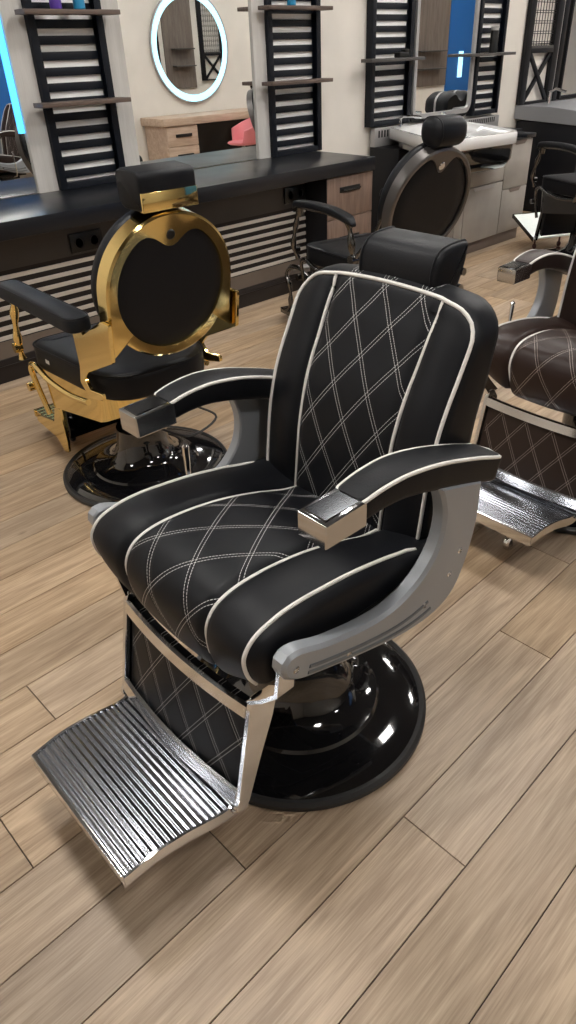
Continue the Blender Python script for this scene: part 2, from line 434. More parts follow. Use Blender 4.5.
def back_x(z): return interp(SPINE_S, z)
SPINE_S = [(q[0], q[1]) for q in crom(SPINE, 6)]
ARC_T = [(SPINE_S[0][0], 0.)]
for _a, _b in zip(SPINE_S, SPINE_S[1:]): ARC_T.append((_b[0], ARC_T[-1][1]+math.hypot(_b[0]-_a[0], _b[1]-_a[1])))
def ARCL(z): return interp(ARC_T, z)
def build_back(parent, mats):
    hw, zb, zt, cr = .256, .50, 1.086, .070
    def ztop(y): return zt-.35*y*y
    def outline(e):
        pts = []; w = hw-e; r = max(.008, cr-e*.8); b = zb+e
        nz, ny, na = 26, 14, 6
        def top(y): return ztop(y)-e
        zc = top(w)-r*.9
        for k in range(nz): pts.append((w, b+(zc-b)*k/nz))
        for k in range(na): a = PI/2*k/na; y = w-r+r*math.cos(a); pts.append((y, zc+(top(y)-zc)*math.sin(a)))
        for k in range(ny*2):
            y = (w-r)*(1-k/ny); pts.append((y, top(y)))
        for k in range(na): a = PI/2*(1-k/na); y = -(w-r+r*math.cos(a)); pts.append((y, zc+(top(y)-zc)*math.sin(a)))
        for k in range(nz): pts.append((-w, zc+(b-zc)*k/nz))
        for k in range(ny): pts.append((-w+2*w*k/ny, b))
        return pts
    def tk(z): return interp(THICK, z)
    def front_d(y, e):
        r = .028; d = 0.
        if e < r: d -= r-math.sqrt(max(0, r*r-(r-e)**2))
        ay = abs(y)
        d -= .009*math.exp(-((ay-.143)/.009)**2)*min(1, max(0, (e-.010)/.02))
        if ay < .143: d += .005*(1-(ay/.143)**2)
        elif ay < .23: d += .007*math.sin(PI*(ay-.143)/.087)
        return d
    rings = []; uv = []
    L0 = {}
    def push(pts2, dfun):
        rings.append([Vector((back_x(z)+dfun(y, z), y, z)) for y, z in pts2])
        uv.append([(y, ARCL(1.062)-ARCL(z)) for y, z in pts2])
    es = [0, .002, .005, .009, .014, .020, .028, .036]
    base = outline(.036)
    fr = [1-k/26 for k in range(1, 27)]
    # back centre -> edge
    rb = .04
    for f in (0, .5): push([(y*f, z) for y, z in base], lambda y, z: -tk(z))
    for e in (.036, .02, .01, .004, 0): push(outline(e), lambda y, z, e=e: -tk(z)+(rb-math.sqrt(max(0, rb*rb-(rb-e)**2))))
    for e in es: push(outline(e), lambda y, z, e=e: front_d(y, e))
    for f in fr: push([(y*f, z) for y, z in base], lambda y, z: front_d(y, .05))
    n = len(base); verts = [v for r in rings for v in r]; uvs = [q for r in uv for q in r]; faces = []
    for a in range(len(rings)-1):
        for i in range(n): faces.append((a*n+i, a*n+(i+1) % n, (a+1)*n+(i+1) % n, (a+1)*n+i))
    me = bpy.data.meshes.new('backrest'); me.from_pydata([tuple(v) for v in verts], [], faces)
    lay = me.uv_layers.new(name='UVMap')
    for lp in me.loops: lay.data[lp.index].uv = uvs[lp.vertex_index]
    bm = bmesh.new(); bm.from_mesh(me); bmesh.ops.remove_doubles(bm, verts=bm.verts, dist=1e-5)
    bmesh.ops.recalc_face_normals(bm, faces=bm.faces); bm.to_mesh(me); bm.free()
    for p in me.polygons: p.use_smooth = True
    me.materials.append(mats['q'])
    back = bpy.data.objects.new('backrest', me); COL.objects.link(back); back.parent = parent
    # outer piping follows the outline, inner piping runs up the front
    ol = outline(.009); k0 = 0; k1 = 26+6+28+6+26
    MB().tube([(back_x(z)+front_d(y, .009)+.003, y, z) for y, z in ol[k0:k1]], .0043, 8).obj('backrest_piping', M['piping'], back)
    for sy in (-1, 1):
        pts = []
        for k in range(40):
            z = .52+(ztop(.14)-.009-.52)*k/39
            yy = interp([(.5, .139), (.8, .140), (1.07, .150)], z)
            pts.append((back_x(z)+front_d(.143, ztop(.14)-z)+.003, sy*yy, z))
        MB().tube(pts, .0042, 8).obj('backrest_piping', M['piping'], back)
    return back

ARC_LO = [(.328, .592), (.298, .570), (.257, .553), (.134, .512), (.006, .478), (-.097, .472), (-.165, .500), (-.205, .575), (-.224, .660), (-.224, .755)]
ARC_UP = [(-.074, .800), (-.092, .765), (-.103, .711), (-.088, .650), (-.038, .600), (.036, .577), (.118, .582), (.223, .610), (.290, .638), (.318, .640)]
def build_arm(parent, s, mats):
    loop = crom(ARC_LO, 4)+crom(ARC_UP, 4)+[(.331, .630), (.335, .612)]
    MBf = MB().slab(loop, [(s*.302, .004), (s*.306, 0), (s*.329, 0), (s*.336, .007)])
    fr = MBf.obj('armrest_frame', M['silver'], parent, 30)
    # pressed ridges
    lo = crom(ARC_LO, 5); up = crom(list(reversed(ARC_UP)), 5)
    for f, a, b in ((.22, 6, 41), (.42, 8, 36)):
        pts = []
        m = 60
        for k in range(m+1):
            t = k/m
            pl = lo[min(len(lo)-1, int(t*(len(lo)-1)))]; pu = up[min(len(up)-1, int(t*(len(up)-1)))]
            tt = t*(len(lo)-1); i = min(int(tt), len(lo)-2); w = tt-i
            pl = [lo[i][q]*(1-w)+lo[i+1][q]*w for q in (0, 1)]
            i = min(int(tt), len(up)-2); w = min(1, tt-i); pu = [up[i][q]*(1-w)+up[i+1][q]*w for q in (0, 1)]
            if .16 < t < .56: pts.append((pl[0]*(1-f)+pu[0]*f, s*.3345, pl[1]*(1-f)+pu[1]*f))
        MB().tube(pts, .0048, 6).obj('ridge', M['ridge'], fr)
    for x, z in ((.306, .604), (.172, .546), (-.058, .520), (-.137, .559), (-.168, .605)):
        mt = Matrix.Translation((x, s*.334, z)) @ Matrix.Rotation(-s*PI/2, 4, 'X')
        MB().lathe([(.0075, 0), (.0072, .003), (.005, .005), (.0045, .0035), (0, .0035)], n=12, mat=mt).obj('screw', M['chrome'], fr)
    # bridge from the frame to the seat
    MB().box(-.05, .12, min(s*.27, s*.302), max(s*.27, s*.304), .52, .56, .004).obj('bracket', M['dark_hw'], fr)
    # pad
    C = [(.118, .834), (.074, .841), (.02, .842), (-.03, .835), (-.08, .823), (-.131, .808), (-.20, .785), (-.25, .766), (-.288, .752)]
    C = crom(C, 5); rings = []; k = len(C); tops = {-1: [], 1: []}
    for i, (x, z) in enumerate(C):
        a = C[max(0, i-1)]; b = C[min(k-1, i+1)]
        t = Vector((a[0]-b[0], a[1]-b[1])).normalized(); nz = Vector((t.y*-1, t.x)); nz = Vector((-t.y, t.x))
        f = i/(k-1)
        w = .035+.006*min(1, f*3); hh = .023+.007*min(1, f*2)
        cy = s*(.285+.008*min(1, f*2))
        if i == 0: w *= .93; hh *= .93
        if i >= k-2: q = .98 if i == k-2 else .90; w *= q; hh *= q
        sec = round_poly([(-w, -hh), (w, -hh), (w, hh), (-w, hh)], .012, 3)
        ring = []
        for (yy, zz) in sec:
            if zz > 0: zz += .004*(1-(yy/w)**2)
            ring.append(Vector((x+nz.x*zz, cy+yy, z+nz.y*zz)))
        rings.append(ring)
        for q in (-1, 1): tops[q].append((x+nz.x*(hh-.0035), cy+q*(w-.003), z+nz.y*(hh-.0035)))
    pad = MB().loft(rings).obj('armrest_pad', mats['plain'], parent, 60)
    MB().tube(tops[-1][:-2]+[tuple((Vector(tops[-1][-2])+Vector(tops[1][-2]))/2+Vector((-.010, 0, -.002)))] + list(reversed(tops[1][:-2])), .0042, 8).obj('armrest_piping', M['piping'], pad)
    # metal cap at the front end
    cap = MB().slab(round_poly([(.112, .802), (.214, .802), (.214, .852), (.112, .856)], .003, 2),
              [(s*.250, .003), (s*.253, 0), (s*.317, 0), (s*.320, .003)]).obj('armrest_cap', M['brush'], parent, 40)
    MB().slab(round_poly([(.122, s*.260), (.206, s*.258), (.206, s*.311), (.122, s*.311)], .004, 2), [(.851, 0), (.8555, .001)], 'z').obj('cap_inlay', M['inlay'], cap, 30)

def chair_base(parent, mats, R_=.34, top=.47):
    prof = [(R_-.012, .0), (R_, .006), (R_, .020), (R_-.008, .028), (R_-.016, .026)]
    MB().lathe(prof+[(R_-.03, .02), (R_-.03, 0)], n=96).obj('base_ring', M['rubber'], parent, 40)
    MB().lathe([(R_-.02, .004), (R_-.018, .024), (R_-.045, .036), (R_-.10, .042), (R_-.128, .044), (R_-.134, .052), (R_-.142, .054), (R_-.19, .068), (.125, .094), (.118, .115), (.108, .13), (.10, .20), (.10, .21), (.08, .215)], n=96).obj('base_plate', M['gloss_black'], parent, 35)
    col = MB().lathe([(.078, .205), (.078, top-.10), (.070, top-.09), (.070, top)], n=48).obj('column', M['gloss_black'], parent, 35)
    return col

def modern_chair(label, loc, rz, mats, group):
    t = thing('barber_chair', label, 'barber chair', loc, rz, group)
    chair_base(t, mats, .34, .44)
    MB().box(-.16, .22, -.14, .14, .43, .465, .006).box(-.10, .10, -.10, .10, .40, .435, .006).obj('seat_plate', M['dark_hw'], t)
    build_seat(t, mats); build_back(t, mats)
    MB().box(-.24, -.10, -.17, .17, .47, .55, .01).obj('back_hinge', M['dark_hw'], t)
    for s in (-1, 1): build_arm(t, s, mats)
    # headrest
    hr = crom([(-.330, 1.040), (-.316, 1.068), (-.316, 1.108), (-.330, 1.138), (-.358, 1.152), (-.415, 1.155), (-.426, 1.146), (-.420, 1.11), (-.404, 1.070), (-.386, 1.036), (-.355, 1.030)], 5, True)
    h = MB().slab(hr, [(-.105, .012), (-.103, .005), (-.098, .001), (-.093, 0), (.100, 0), (.105, .001), (.110, .005), (.112, .012)]).obj('headrest', mats['plain'], t, 60)
    for sy in (-1, 1):
        MB().tube([(x, .0035+sy*.0965, z) for x, z in inset(hr, -.0008)], .0022, 6, True).obj('headrest_seam', mats['plain'], h)
    g = MB().box(-.405, -.385, -.05, .05, 1.00, 1.10, .004).tube([(-.395, -.03, .92), (-.395, -.03, 1.07)], .007).tube([(-.395, .03, .92), (-.395, .03, 1.07)], .007)
    g.tube([(-.400, .105, 1.06), (-.400, .117, 1.06)], .011, 12).tube([(-.408, .105, 1.095), (-.408, .117, 1.095)], .008, 12)
    g.obj('headrest_bracket', M['brush'], h)
    # pump lever on the far side
    MB().tube([(.02, -.20, .44), (.035, -.31, .455), (.042, -.345, .50), (.043, -.347, .60)], .006, 8).tube([(.043, -.347, .585), (.043, -.345, .66), (.043, -.343, .682), (.043, -.342, .687)], [.006, .0085, .009, .005], 10).obj('pump_lever', M['chrome'], t)
    # leg frame
    for s in (-1, 1):
        lp = round_poly([(.270, .420), (.298, .456), (.328, .456), (.336, .438), (.388, .190), (.400, .165), (.378, .150), (.362, .170), (.318, .290), (.283, .375)], .008, 3)
        fr = MB().slab(lp, [(s*.218, .002), (s*.220, 0), (s*.230, 0), (s*.232, .002)]).obj('leg_frame', M['chrome'], t, 30)
        rr = []
        for (x, y, z, w_) in ((.306, .226, .446, .029), (.304, .262, .474, .025), (.303, .300, .515, .021), (.304, .311, .600, .017)):
            rr.append([Vector((x-w_, s*y, z)), Vector((x+w_, s*y, z)), Vector((x+w_, s*(y-.008), z+.004)), Vector((x-w_, s*(y-.008), z+.004))])
        MB().loft(rr).obj('leg_frame_arm', M['chrome'], fr, 25)
    def bow(y): return .016*(1-(y/.22)**2)
    def bar(z0, z1, x, th, name, mat):
        rings = []
        for k in range(25):
            y = -.219+.438*k/24; b = bow(y)
            rings.append([Vector((x(z0)+b, y, z0)), Vector((x(z0)+b+th, y, z0+.002)), Vector((x(z1)+b+th, y, z1-.002)), Vector((x(z1)+b, y, z1))])
        return MB().loft(rings).obj(name, mat, t, 30)
    xf = lambda z: .331+(.43-z)*.20
    bar(.406, .438, xf, .008, 'upper_crossbar', M['chrome'])
    bar(.176, .212, lambda z: xf(z)+.002, .009, 'lower_crossbar', M['chrome'])
    verts, faces, uvs = [], [], []
    NY, NZ = 30, 12
    for side in (0, 1):
        for a in range(NY+1):
            for b in range(NZ+1):
                y = -.214+.428*a/NY; z = .172+.258*b/NZ
                pz = math.sin(PI*b/NZ)**.5*math.sin(PI*a/NY)**.5*.006
                verts.append(Vector((xf(z)+bow(y)-.008+(pz if side == 0 else -.014), y, z))); uvs.append((y, z))
    m = (NY+1)*(NZ+1)
    for side in (0, 1):
        for a in range(NY):
            for b in range(NZ):
                i = side*m+a*(NZ+1)+b; q = (i, i+1, i+NZ+2, i+NZ+1); faces.append(q if side == 0 else q[::-1])
    for a in range(NY):
        for b in (0, NZ):
            i = a*(NZ+1)+b; j = i+NZ+1; faces.append((i, j, m+j, m+i) if b == 0 else (i, m+i, m+j, j))
    for b in range(NZ):
        for a in (0, NY):
            i = a*(NZ+1)+b; faces.append((i, m+i, m+i+1, i+1) if a == 0 else (i, i+1, m+i+1, m+i))
    mesh_obj('leg_panel', verts, faces, mats['q2'], t, uvs)
    # ribbed footrest
    n = 170; prof = []
    FT = [(.372, .176), (.388, .163), (.41, .160), (.44, .165), (.50, .181), (.56, .189), (.60, .188), (.640, .182)]
    FT = crom(FT, 8)
    def ftz(x): return interp(FT, x)
    rings = []
    for k in range(n+1):
        x = .374+(.640-.374)*k/n
        z = ftz(x)+.0012*math.cos(2*PI*(x-.374)/.0148)
        w = .208-.018*(k/n)
        rings.append([Vector((x, -w, z-.012)), Vector((x, -w, z)), Vector((x, w, z)), Vector((x, w, z-.012))])
    ft = MB().loft(rings).obj('footrest', M['foot_metal'], t, 60)
    # rim
    for s in (-1, 1):
        rr = []
        for k in range(30):
            f = k/29; x = .374+.270*f; w = .208-.018*f; z = ftz(x); d = .030-.004*f
            rr.append([Vector((x, s*w, z-d)), Vector((x, s*w, z+.003)), Vector((x, s*(w+.006), z+.003)), Vector((x, s*(w+.006), z-d))])
        e = MB().loft(rr).obj('footrest_rim', M['chrome'], ft, 30)
        for x in (.372, .392):
            mt = Matrix.Translation((x, s*.214, .152)) @ Matrix.Rotation(-s*PI/2, 4, 'X')
            MB().lathe([(.008, 0), (.0075, .006), (.004, .009), (0, .0095)], n=12, mat=mt).obj('bolt', M['brush'], e)
    MB().slab(round_poly([(.638, .150), (.648, .150), (.648, .188), (.638, .190)], .002, 2), [(-.192, 0), (.192, 0)]).obj('footrest_rim', M['chrome'], ft, 30)
    return t

# ------------------------------------------------------------------ retro chair (round back)
def retro_chair(label, loc, rz, kind, group, lift=0., head='box', foot='plate'):
    t = thing('barber_chair', label, 'barber chair', loc, rz, group)
    met = M['gold'] if kind == 'gold' else M['dchrome']
    ringm = M['gold'] if kind == 'gold' else M['ringgrey']
    lea = M['leather']
    U = lift
    chair_base(t, None, .35, .36+U)
    MB().box(-.14, .16, -.13, .13, .34+U, .40+U, .008).obj('seat_plate', M['dark_hw'], t)
    # seat cushion, D shaped in plan
    plan = round_poly([(-.29, -.22), (.33, -.265), (.33, .265), (-.29, .22)], [.17, .09, .09, .17], 8)
    z0, z1 = .450+U, .550+U
    rings = []
    for z, e in ((z0, .012), (z0+.008, .003), (z0+.02, 0), (z1-.02, 0), (z1-.008, .003), (z1, .012), (z1+.004, .03), (z1+.006, .08)):
        rings.append([Vector((a, b, z)) for a, b in inset(plan, e)])
    seat = MB().loft(rings).obj('seat', lea, t, 60)
    MB().tube([(a, b, z1-.004) for a, b in inset(plan, .001)], .004, 6, True).obj('seat_seam', M['black_metal'] if kind != 'gold' else lea, seat)
    # metal apron under the seat
    ap_o = inset(plan, .010); ap_i = inset(plan, .020)
    def zb(x): return interp([(-.27, .40), (-.15, .345), (0, .300), (.15, .285), (.3, .285)], x)+U
    rings = [[Vector((a, b, z0+.004)) for a, b in ap_i], [Vector((a, b, z0+.004)) for a, b in ap_o],
             [Vector((a*.97, b*.97, zb(a))) for a, b in ap_o], [Vector((a*.97, b*.97, zb(a))) for a, b in ap_i]]
    MB().loft(rings, closed=True).obj('seat_apron', met if kind == 'gold' else M['gloss_black'], t, 40)
    # round back
    tilt = math.radians(9 if kind == 'gold' else 19)
    VS = 1. if kind == 'gold' else 1.16
    RB = Matrix.Translation((-.385 if kind == 'gold' else -.45, 0, .855+U-.02*(kind != 'gold'))) @ Matrix.Rotation(-tilt, 4, 'Y') @ Matrix.Rotation(PI/2, 4, 'Y') @ Matrix.Diagonal((VS, 1, 1, 1))
    # local: +z of RB points forward (+x)
    MB().lathe([(.02, .135), (.10, .133), (.18, .124), (.220, .108), (.238, .085), (.240, .055), (.232, .046), (.215, .0), (.05, .0)], n=64, mat=RB).obj('backrest', lea, t, 60)
    # metal ring shell with a dip at the top
    def rim(r_in, r_out, zz0, zz1):
        ang = [2*PI*j/120 for j in range(120)]
        st = math.atan2(.24, .195) if kind == 'gold' else None
        if st: ang += [st-.002, st+.002, 2*PI-st-.002, 2*PI-st+.002]; ang.sort()
        rings = []
        for a in ang:
            dip = (.066 if kind == 'gold' else .075)*math.exp(-abs((a-PI)/(.34 if kind == 'gold' else .24))**2.6)
            ri = r_in-dip; ro = r_out
            if st and (st <= a < PI/2 or 3*PI/2 < a <= 2*PI-st): ro = r_out/abs(math.sin(a))
            dv = Vector((math.cos(a), math.sin(a), 0))
            rings.append([RB @ (dv*ri+Vector((0, 0, zz0+.004))), RB @ (dv*(ri+.003)+Vector((0, 0, zz0-.004))), RB @ (dv*(ro-.008)+Vector((0, 0, zz0-.006))), RB @ (dv*ro+Vector((0, 0, zz0))),
                          RB @ (dv*ro+Vector((0, 0, zz1))), RB @ (dv*(ro-.006)+Vector((0, 0, zz1)))])
        n = len(ang); v = [p for r in rings for p in r]; k = 6; f = []
        for i in range(n):
            for j in range(k):
                f.append((i*k+j, i*k+(j+1) % k, ((i+1) % n)*k+(j+1) % k, ((i+1) % n)*k+j))
        m_ = MB(); m_.add(v, f); return m_
    shell = rim(.200 if kind == 'gold' else .217, .240, -.012, .045).obj('back_ring', ringm, t, 30)
    MB().lathe([(0, -.012), (.15, -.012), (.198, -.009), (.21, -.004), (.21, 0), (0, 0)], n=64, mat=RB).obj('back_panel', M['leather'], t, 30)
    # lock plate
    MB().lathe([(.013, -.028), (.017, -.024), (.017, -.018)], n=20, mat=RB @ Matrix.Translation((-.172, 0, .008))).obj('lock', M['dark_hw'] if kind == 'gold' else M['brush'], shell)
    # headrest
    if head == 'box':
        hx, hz = -.452, 1.100+U
        lp = round_poly([(hx, hz+.055), (hx, hz+.108), (hx+.11, hz+.116), (hx+.14, hz+.10), (hx+.135, hz+.02), (hx+.11, hz), (hx+.0, hz)], [.004, .022, .035, .03, .03, .02, .01], 5)
        h = MB().slab(lp, [(-.100, .008), (-.097, .002), (-.092, 0), (.092, 0), (.097, .002), (.100, .008)]).obj('headrest', lea, t, 60)
        MB().box(hx-.003, hx+.02, -.098, .098, hz-.001, hz+.054, .002).obj('headrest_plate', met, h)
    else:
        hx, hz = -.585, 1.108+U
        el = []
        for k in range(24):
            a = 2*PI*k/24; c, s_ = math.cos(a), math.sin(a)
            el.append((hx+.060+.076*(abs(c)**.8)*math.copysign(1, c), hz+.055+.064*(abs(s_)**.8)*math.copysign(1, s_)))
        h = MB().slab(el, [(-.095, .045), (-.090, .026), (-.080, .012), (-.068, .004), (-.055, 0), (.055, 0), (.068, .004), (.080, .012), (.090, .026), (.095, .045)]).obj('headrest', lea, t, 70)
        MB().tube([(x, .068, z) for x, z in inset(el, .003)], .003, 6, True).obj('headrest_seam', lea, h)
    HB = -.37 if kind == 'gold' else -.53
    MB().tube([(HB+.03, -.02, 1.02+U), (HB, -.02, 1.13+U)], .008).tube([(HB+.03, .02, 1.02+U), (HB, .02, 1.13+U)], .008).obj('headrest_post', met, h)
    # arms
    for s in (-1, 1):
        if kind == 'gold':
            pl = round_poly([(-.25, s*.225), (.385, s*.225), (.385, s*.318), (-.25, s*.318)], [.042]*4, 6)
            rings = []
            for z, e in ((.727, .008), (.732, 0), (.767, 0), (.775, .006), (.778, .014)):
                rings.append([Vector((a, b, z+U+.014*(1-((a-.06)/.36)**2))) for a, b in inset(pl, e)])
            pad = MB().loft(rings).obj('armrest_pad', lea, t, 50)
            MB().tube([(a, b, .7745+U+.014*(1-((a-.06)/.36)**2)) for a, b in inset(pl, .005)], .003, 6, True).obj('armrest_seam', lea, pad)
            MB().box(-.20, .34, s*.272-.02, s*.272+.02, .720+U, .732+U, .003).obj('armrest_rail', met, pad)
        else:
            rings = []
            C = crom([(.335, .735), (.32, .765), (.27, .780), (.10, .790), (-.05, .790), (-.16, .778), (-.22, .765), (-.25, .750)], 4)
            for i, (x, z) in enumerate(C):
                f = i/(len(C)-1); w = .030*min(1, .45+3*min(f, 1-f)); hh = .018*min(1, .5+3*min(f, 1-f))
                rings.append([Vector((x, s*.300+a, z+U+b)) for a, b in round_poly([(-w, -hh), (w, -hh), (w*.9, hh), (-w*.9, hh)], .012, 3)])
            pad = MB().loft(rings).obj('armrest_pad', lea, t, 60)
            MB().tube([(x, s*.300, z-.020+U) for x, z in C[3:-3]], .012, 8).obj('armrest_rail', met, pad)
        # front post, curved, running down to the footrest side
        ya = .272 if kind == 'gold' else .300; xa = .05 if kind == 'gold' else .03
        fp = crom([(.255+xa, s*ya, .757-.025*(kind == 'gold')), (.285+xa, s*ya, .69), (.305+xa, s*(ya+.005), .62), (.320+xa, s*(ya+.007), .54), (.330+xa, s*.275, .47)], 5)
        post = MB().tube([(x, y, z+U) for x, y, z in fp], [.014+.004*math.cos(i*.9) for i in range(len(fp))], 10)
        post.tube([(.255+xa, s*ya, .715+U), (.25+xa, s*ya, .738+U+.02*(kind != 'gold'))], .022, 12)
        post.tube([(.325+xa, s*.27, .52+U), (.325+xa, s*.300, .52+U)], .020, 14)
        post.obj('front_post', met, t, 50)
        # rear bracket: flat plate from pad end down to the seat and back to the ring
        if kind == 'gold':
            lp = round_poly([(x, z+U) for x, z in ((-.205, .722), (-.13, .722), (-.133, .58), (-.108, .51), (-.165, .462), (-.27, .488), (-.27, .512), (-.178, .500), (-.150, .532), (-.190, .570), (-.395, .66), (-.415, .79), (-.36, .79), (-.210, .71))], .008, 2)
            MB().slab(lp, [(s*.244, .002), (s*.246, 0), (s*.256, 0), (s*.258, .002)]).obj('rear_bracket', met, t, 30)
        else:
            MB().tube([(x, y, z+U) for x, y, z in crom([(-.20, s*.300, .757), (-.215, s*.297, .70), (-.225, s*.292, .62), (-.235, s*.285, .56), (-.20, s*.275, .48), (-.17, s*.262, .44)], 5)], [.017+.005*math.cos(i*.8) for i in range(26)], 10).tube([(-.235, s*.27, .575+U), (-.235, s*.312, .575+U)], .026, 14).tube([(-.235, s*.29, .575+U), (-.33, s*.235, .70+U), (-.375, s*.22, .79+U)], .012, 8).obj('rear_bracket', met, t, 50)
        # side rail sweeping down to the footrest
        MB().tube([(x, y, z+U) for x, y, z in crom([(-.15, s*.262, .445), (.0, s*.268, .43), (.16, s*.272, .44), (.28, s*.272, .47), (.33, s*.27, .44), (.325, s*.262, .36), (.30, s*.25, .24)], 5)], .012, 8).obj('side_rail', met, t, 50)
        MB().tube([(.345, s*.25, .36+U), (.345, s*.295, .36+U)], .018, 14).obj('knob', met, t)
    # leg panel and footrest
    MB().slab(round_poly([(.255, .32), (.285, .325), (.30, .12), (.27, .11)], .006, 2), [(-.20, .002), (-.197, 0), (.197, 0), (.20, .002)], mat=Matrix.Translation((0, 0, U*.75))).obj('leg_panel', M['gloss_black'] if kind == 'gold' else M['leather'], t, 30)
    if foot == 'plate':
        pm = M['gold'] if kind == 'gold' else M['glare_ch']
        US = U; U = U if kind == 'gold' else .0
        for s in ((-1, 1) if kind == 'gold' else ()):
            lp = round_poly([(.205, .26), (.25, .255), (.295, .17), (.46, .14), (.50, .125), (.50, .10), (.30, .085), (.25, .035), (.215, .045), (.20, .10)], .010, 3)
            MB().slab(lp, [(s*.205, .002), (s*.207, 0), (s*.217, 0), (s*.219, .002)], mat=Matrix.Translation((.07, 0, U*.8))).obj('footrest_side', M['gold'] if kind == 'gold' else M['dchrome'], t, 30)
        n = 90; rings = []; wf = .206 if kind == 'gold' else .226
        for k in range(n+1):
            x = .34+(.27 if kind == 'gold' else .34)*k/n; z = .118+(.02 if kind == 'gold' else .13)*(k/n)+.003*abs(math.sin(PI*k/9))+U*.8
            rings.append([Vector((x, -wf, z-.008)), Vector((x, -wf, z)), Vector((x, wf, z)), Vector((x, wf, z-.008))])
        ft = MB().loft(rings).obj('footrest', pm, t, 60)
        fz = 0 if kind == 'gold' else .11
        fx = 0 if kind == 'gold' else .07
        MB().box(.60+fx, .616+fx, -wf-.006, wf+.006, .105+U*.8+fz, .14+U*.8+fz, .004).obj('footrest_rim', pm if kind == 'gold' else M['dchrome'], ft)
        if kind != 'gold':
            for s in (-1, 1):
                MB().slab([(.335, .095+U*.8), (.680, .222+U*.8), (.680, .250+U*.8), (.335, .125+U*.8)], [(s*.226, 0), (s*.232, 0)]).obj('footrest_rim', M['dchrome'], ft, 30)
                MB().slab([(.26, .42+US), (.30, .42+US), (.36, .10+U*.8), (.335, .10+U*.8)], [(s*.186, 0), (s*.204, 0)]).obj('leg_strut', M['dchrome'], t, 30)
        for s in (-1, 1):
            MB().lathe([(.018, -.009), (.022, -.005), (.022, .005), (.018, .009)], n=20, mat=Matrix.Translation((.46, s*.12, .022)) @ Matrix.Rotation(PI/2, 4, 'X')).tube([(.46, s*.12, .03), (.46, s*.12, .12+U*.8)], .008).obj('caster', M['red_plastic'] if kind != 'gold' else M['dark_hw'], ft)
    else:
        for s in (-1, 1):
            c = crom([(.30, s*.24, .36), (.40, s*.235, .385), (.52, s*.23, .375), (.585, s*.23, .32), (.555, s*.225, .25), (.56, s*.22, .18), (.58, s*.215, .12), (.64, s*.21, .075), (.70, s*.21, .07)], 5)
            MB().tube(c, [.013+.004*math.cos(i*.7) for i in range(len(c))], 10).obj('footrest_side', met, t, 50)
        n = 60; rings = []
        for k in range(n+1):
            x = .58+.15*k/n; z = .065+.002*abs(math.sin(PI*k/8))
            rings.append([Vector((x, -.205, z-.03)), Vector((x, -.205, z)), Vector((x, .205, z)), Vector((x, .205, z-.03))])
        MB().loft(rings).obj('footrest', met, t, 50)
        lpn = round_poly([(.43, .385), (.53, .375), (.57, .325), (.56, .315), (.52, .36), (.43, .37)], .003, 2)
        MB().slab(lpn, [(-.215, 0), (.215, 0)]).obj('calf_rest', M['steelgrey'], t, 30)
    return t

BLK = {'q': M['leather_q'], 's': M['leather_s'], 'plain': M['leather'], 'q2': M['leather_q2']}
BRN = {'q': M['brown_q'], 's': M['brown_s'], 'plain': M['brown'], 'q2': M['brown_q2']}
main = modern_chair('black diamond-stitched barber chair with white piping and silver arms, nearest and largest', (.878, .946, 0), 178.7, BLK, 'barber chairs on the shop floor')
brown = modern_chair('dark brown diamond-stitched barber chair with white piping at the right edge', (2.385, .935, 0), 178.2, BRN, 'barber chairs on the shop floor')
for cxx, s in ((.475, -.092), (.52, .056)):
    MB().lathe([(.026, -.012), (.032, -.007), (.032, .007), (.026, .012)], n=20, mat=Matrix.Translation((cxx, s, .032)) @ Matrix.Rotation(PI/2, 4, 'X')).tube([(cxx, s, .06), (cxx, s, .175)], .009).box(cxx-.022, cxx+.022, s-.022, s+.022, .062, .074, .003).box(cxx-.012, cxx+.012, s-.022, s-.016, .025, .07).box(cxx-.012, cxx+.012, s+.016, s+.022, .025, .07).obj('caster', M['chrome'], brown)
gold = retro_chair('gold-framed barber chair with round black back, seen from behind at the counter', (1.318, 2.33, 0), 87, 'gold', 'barber chairs on the shop floor')
MB().box(.155, .185, .2555, .2575, .50, .515).obj('tag', M['paper'], gold)
MB().tube(crom([(-.03, -.08, .36), (-.16, -.16, .30), (-.24, -.22, .25), (-.22, -.10, .20), (-.12, -.03, .22)], 6), .005, 6).obj('hose', M['rubber'], gold)
blk = retro_chair('black barber chair with smoked metal round back and oval headrest, behind the main chair', (3.09, 2.585, 0), 76, 'black', 'barber chairs on the shop floor', head='oval', foot='cast')
far = retro_chair('glossy black barber chair with ribbed chrome footrest painted pale as reflected light, cut by the right edge, furthest away', (5.62, 2.53, 0), 62, 'black', 'barber chairs on the shop floor', lift=.05)

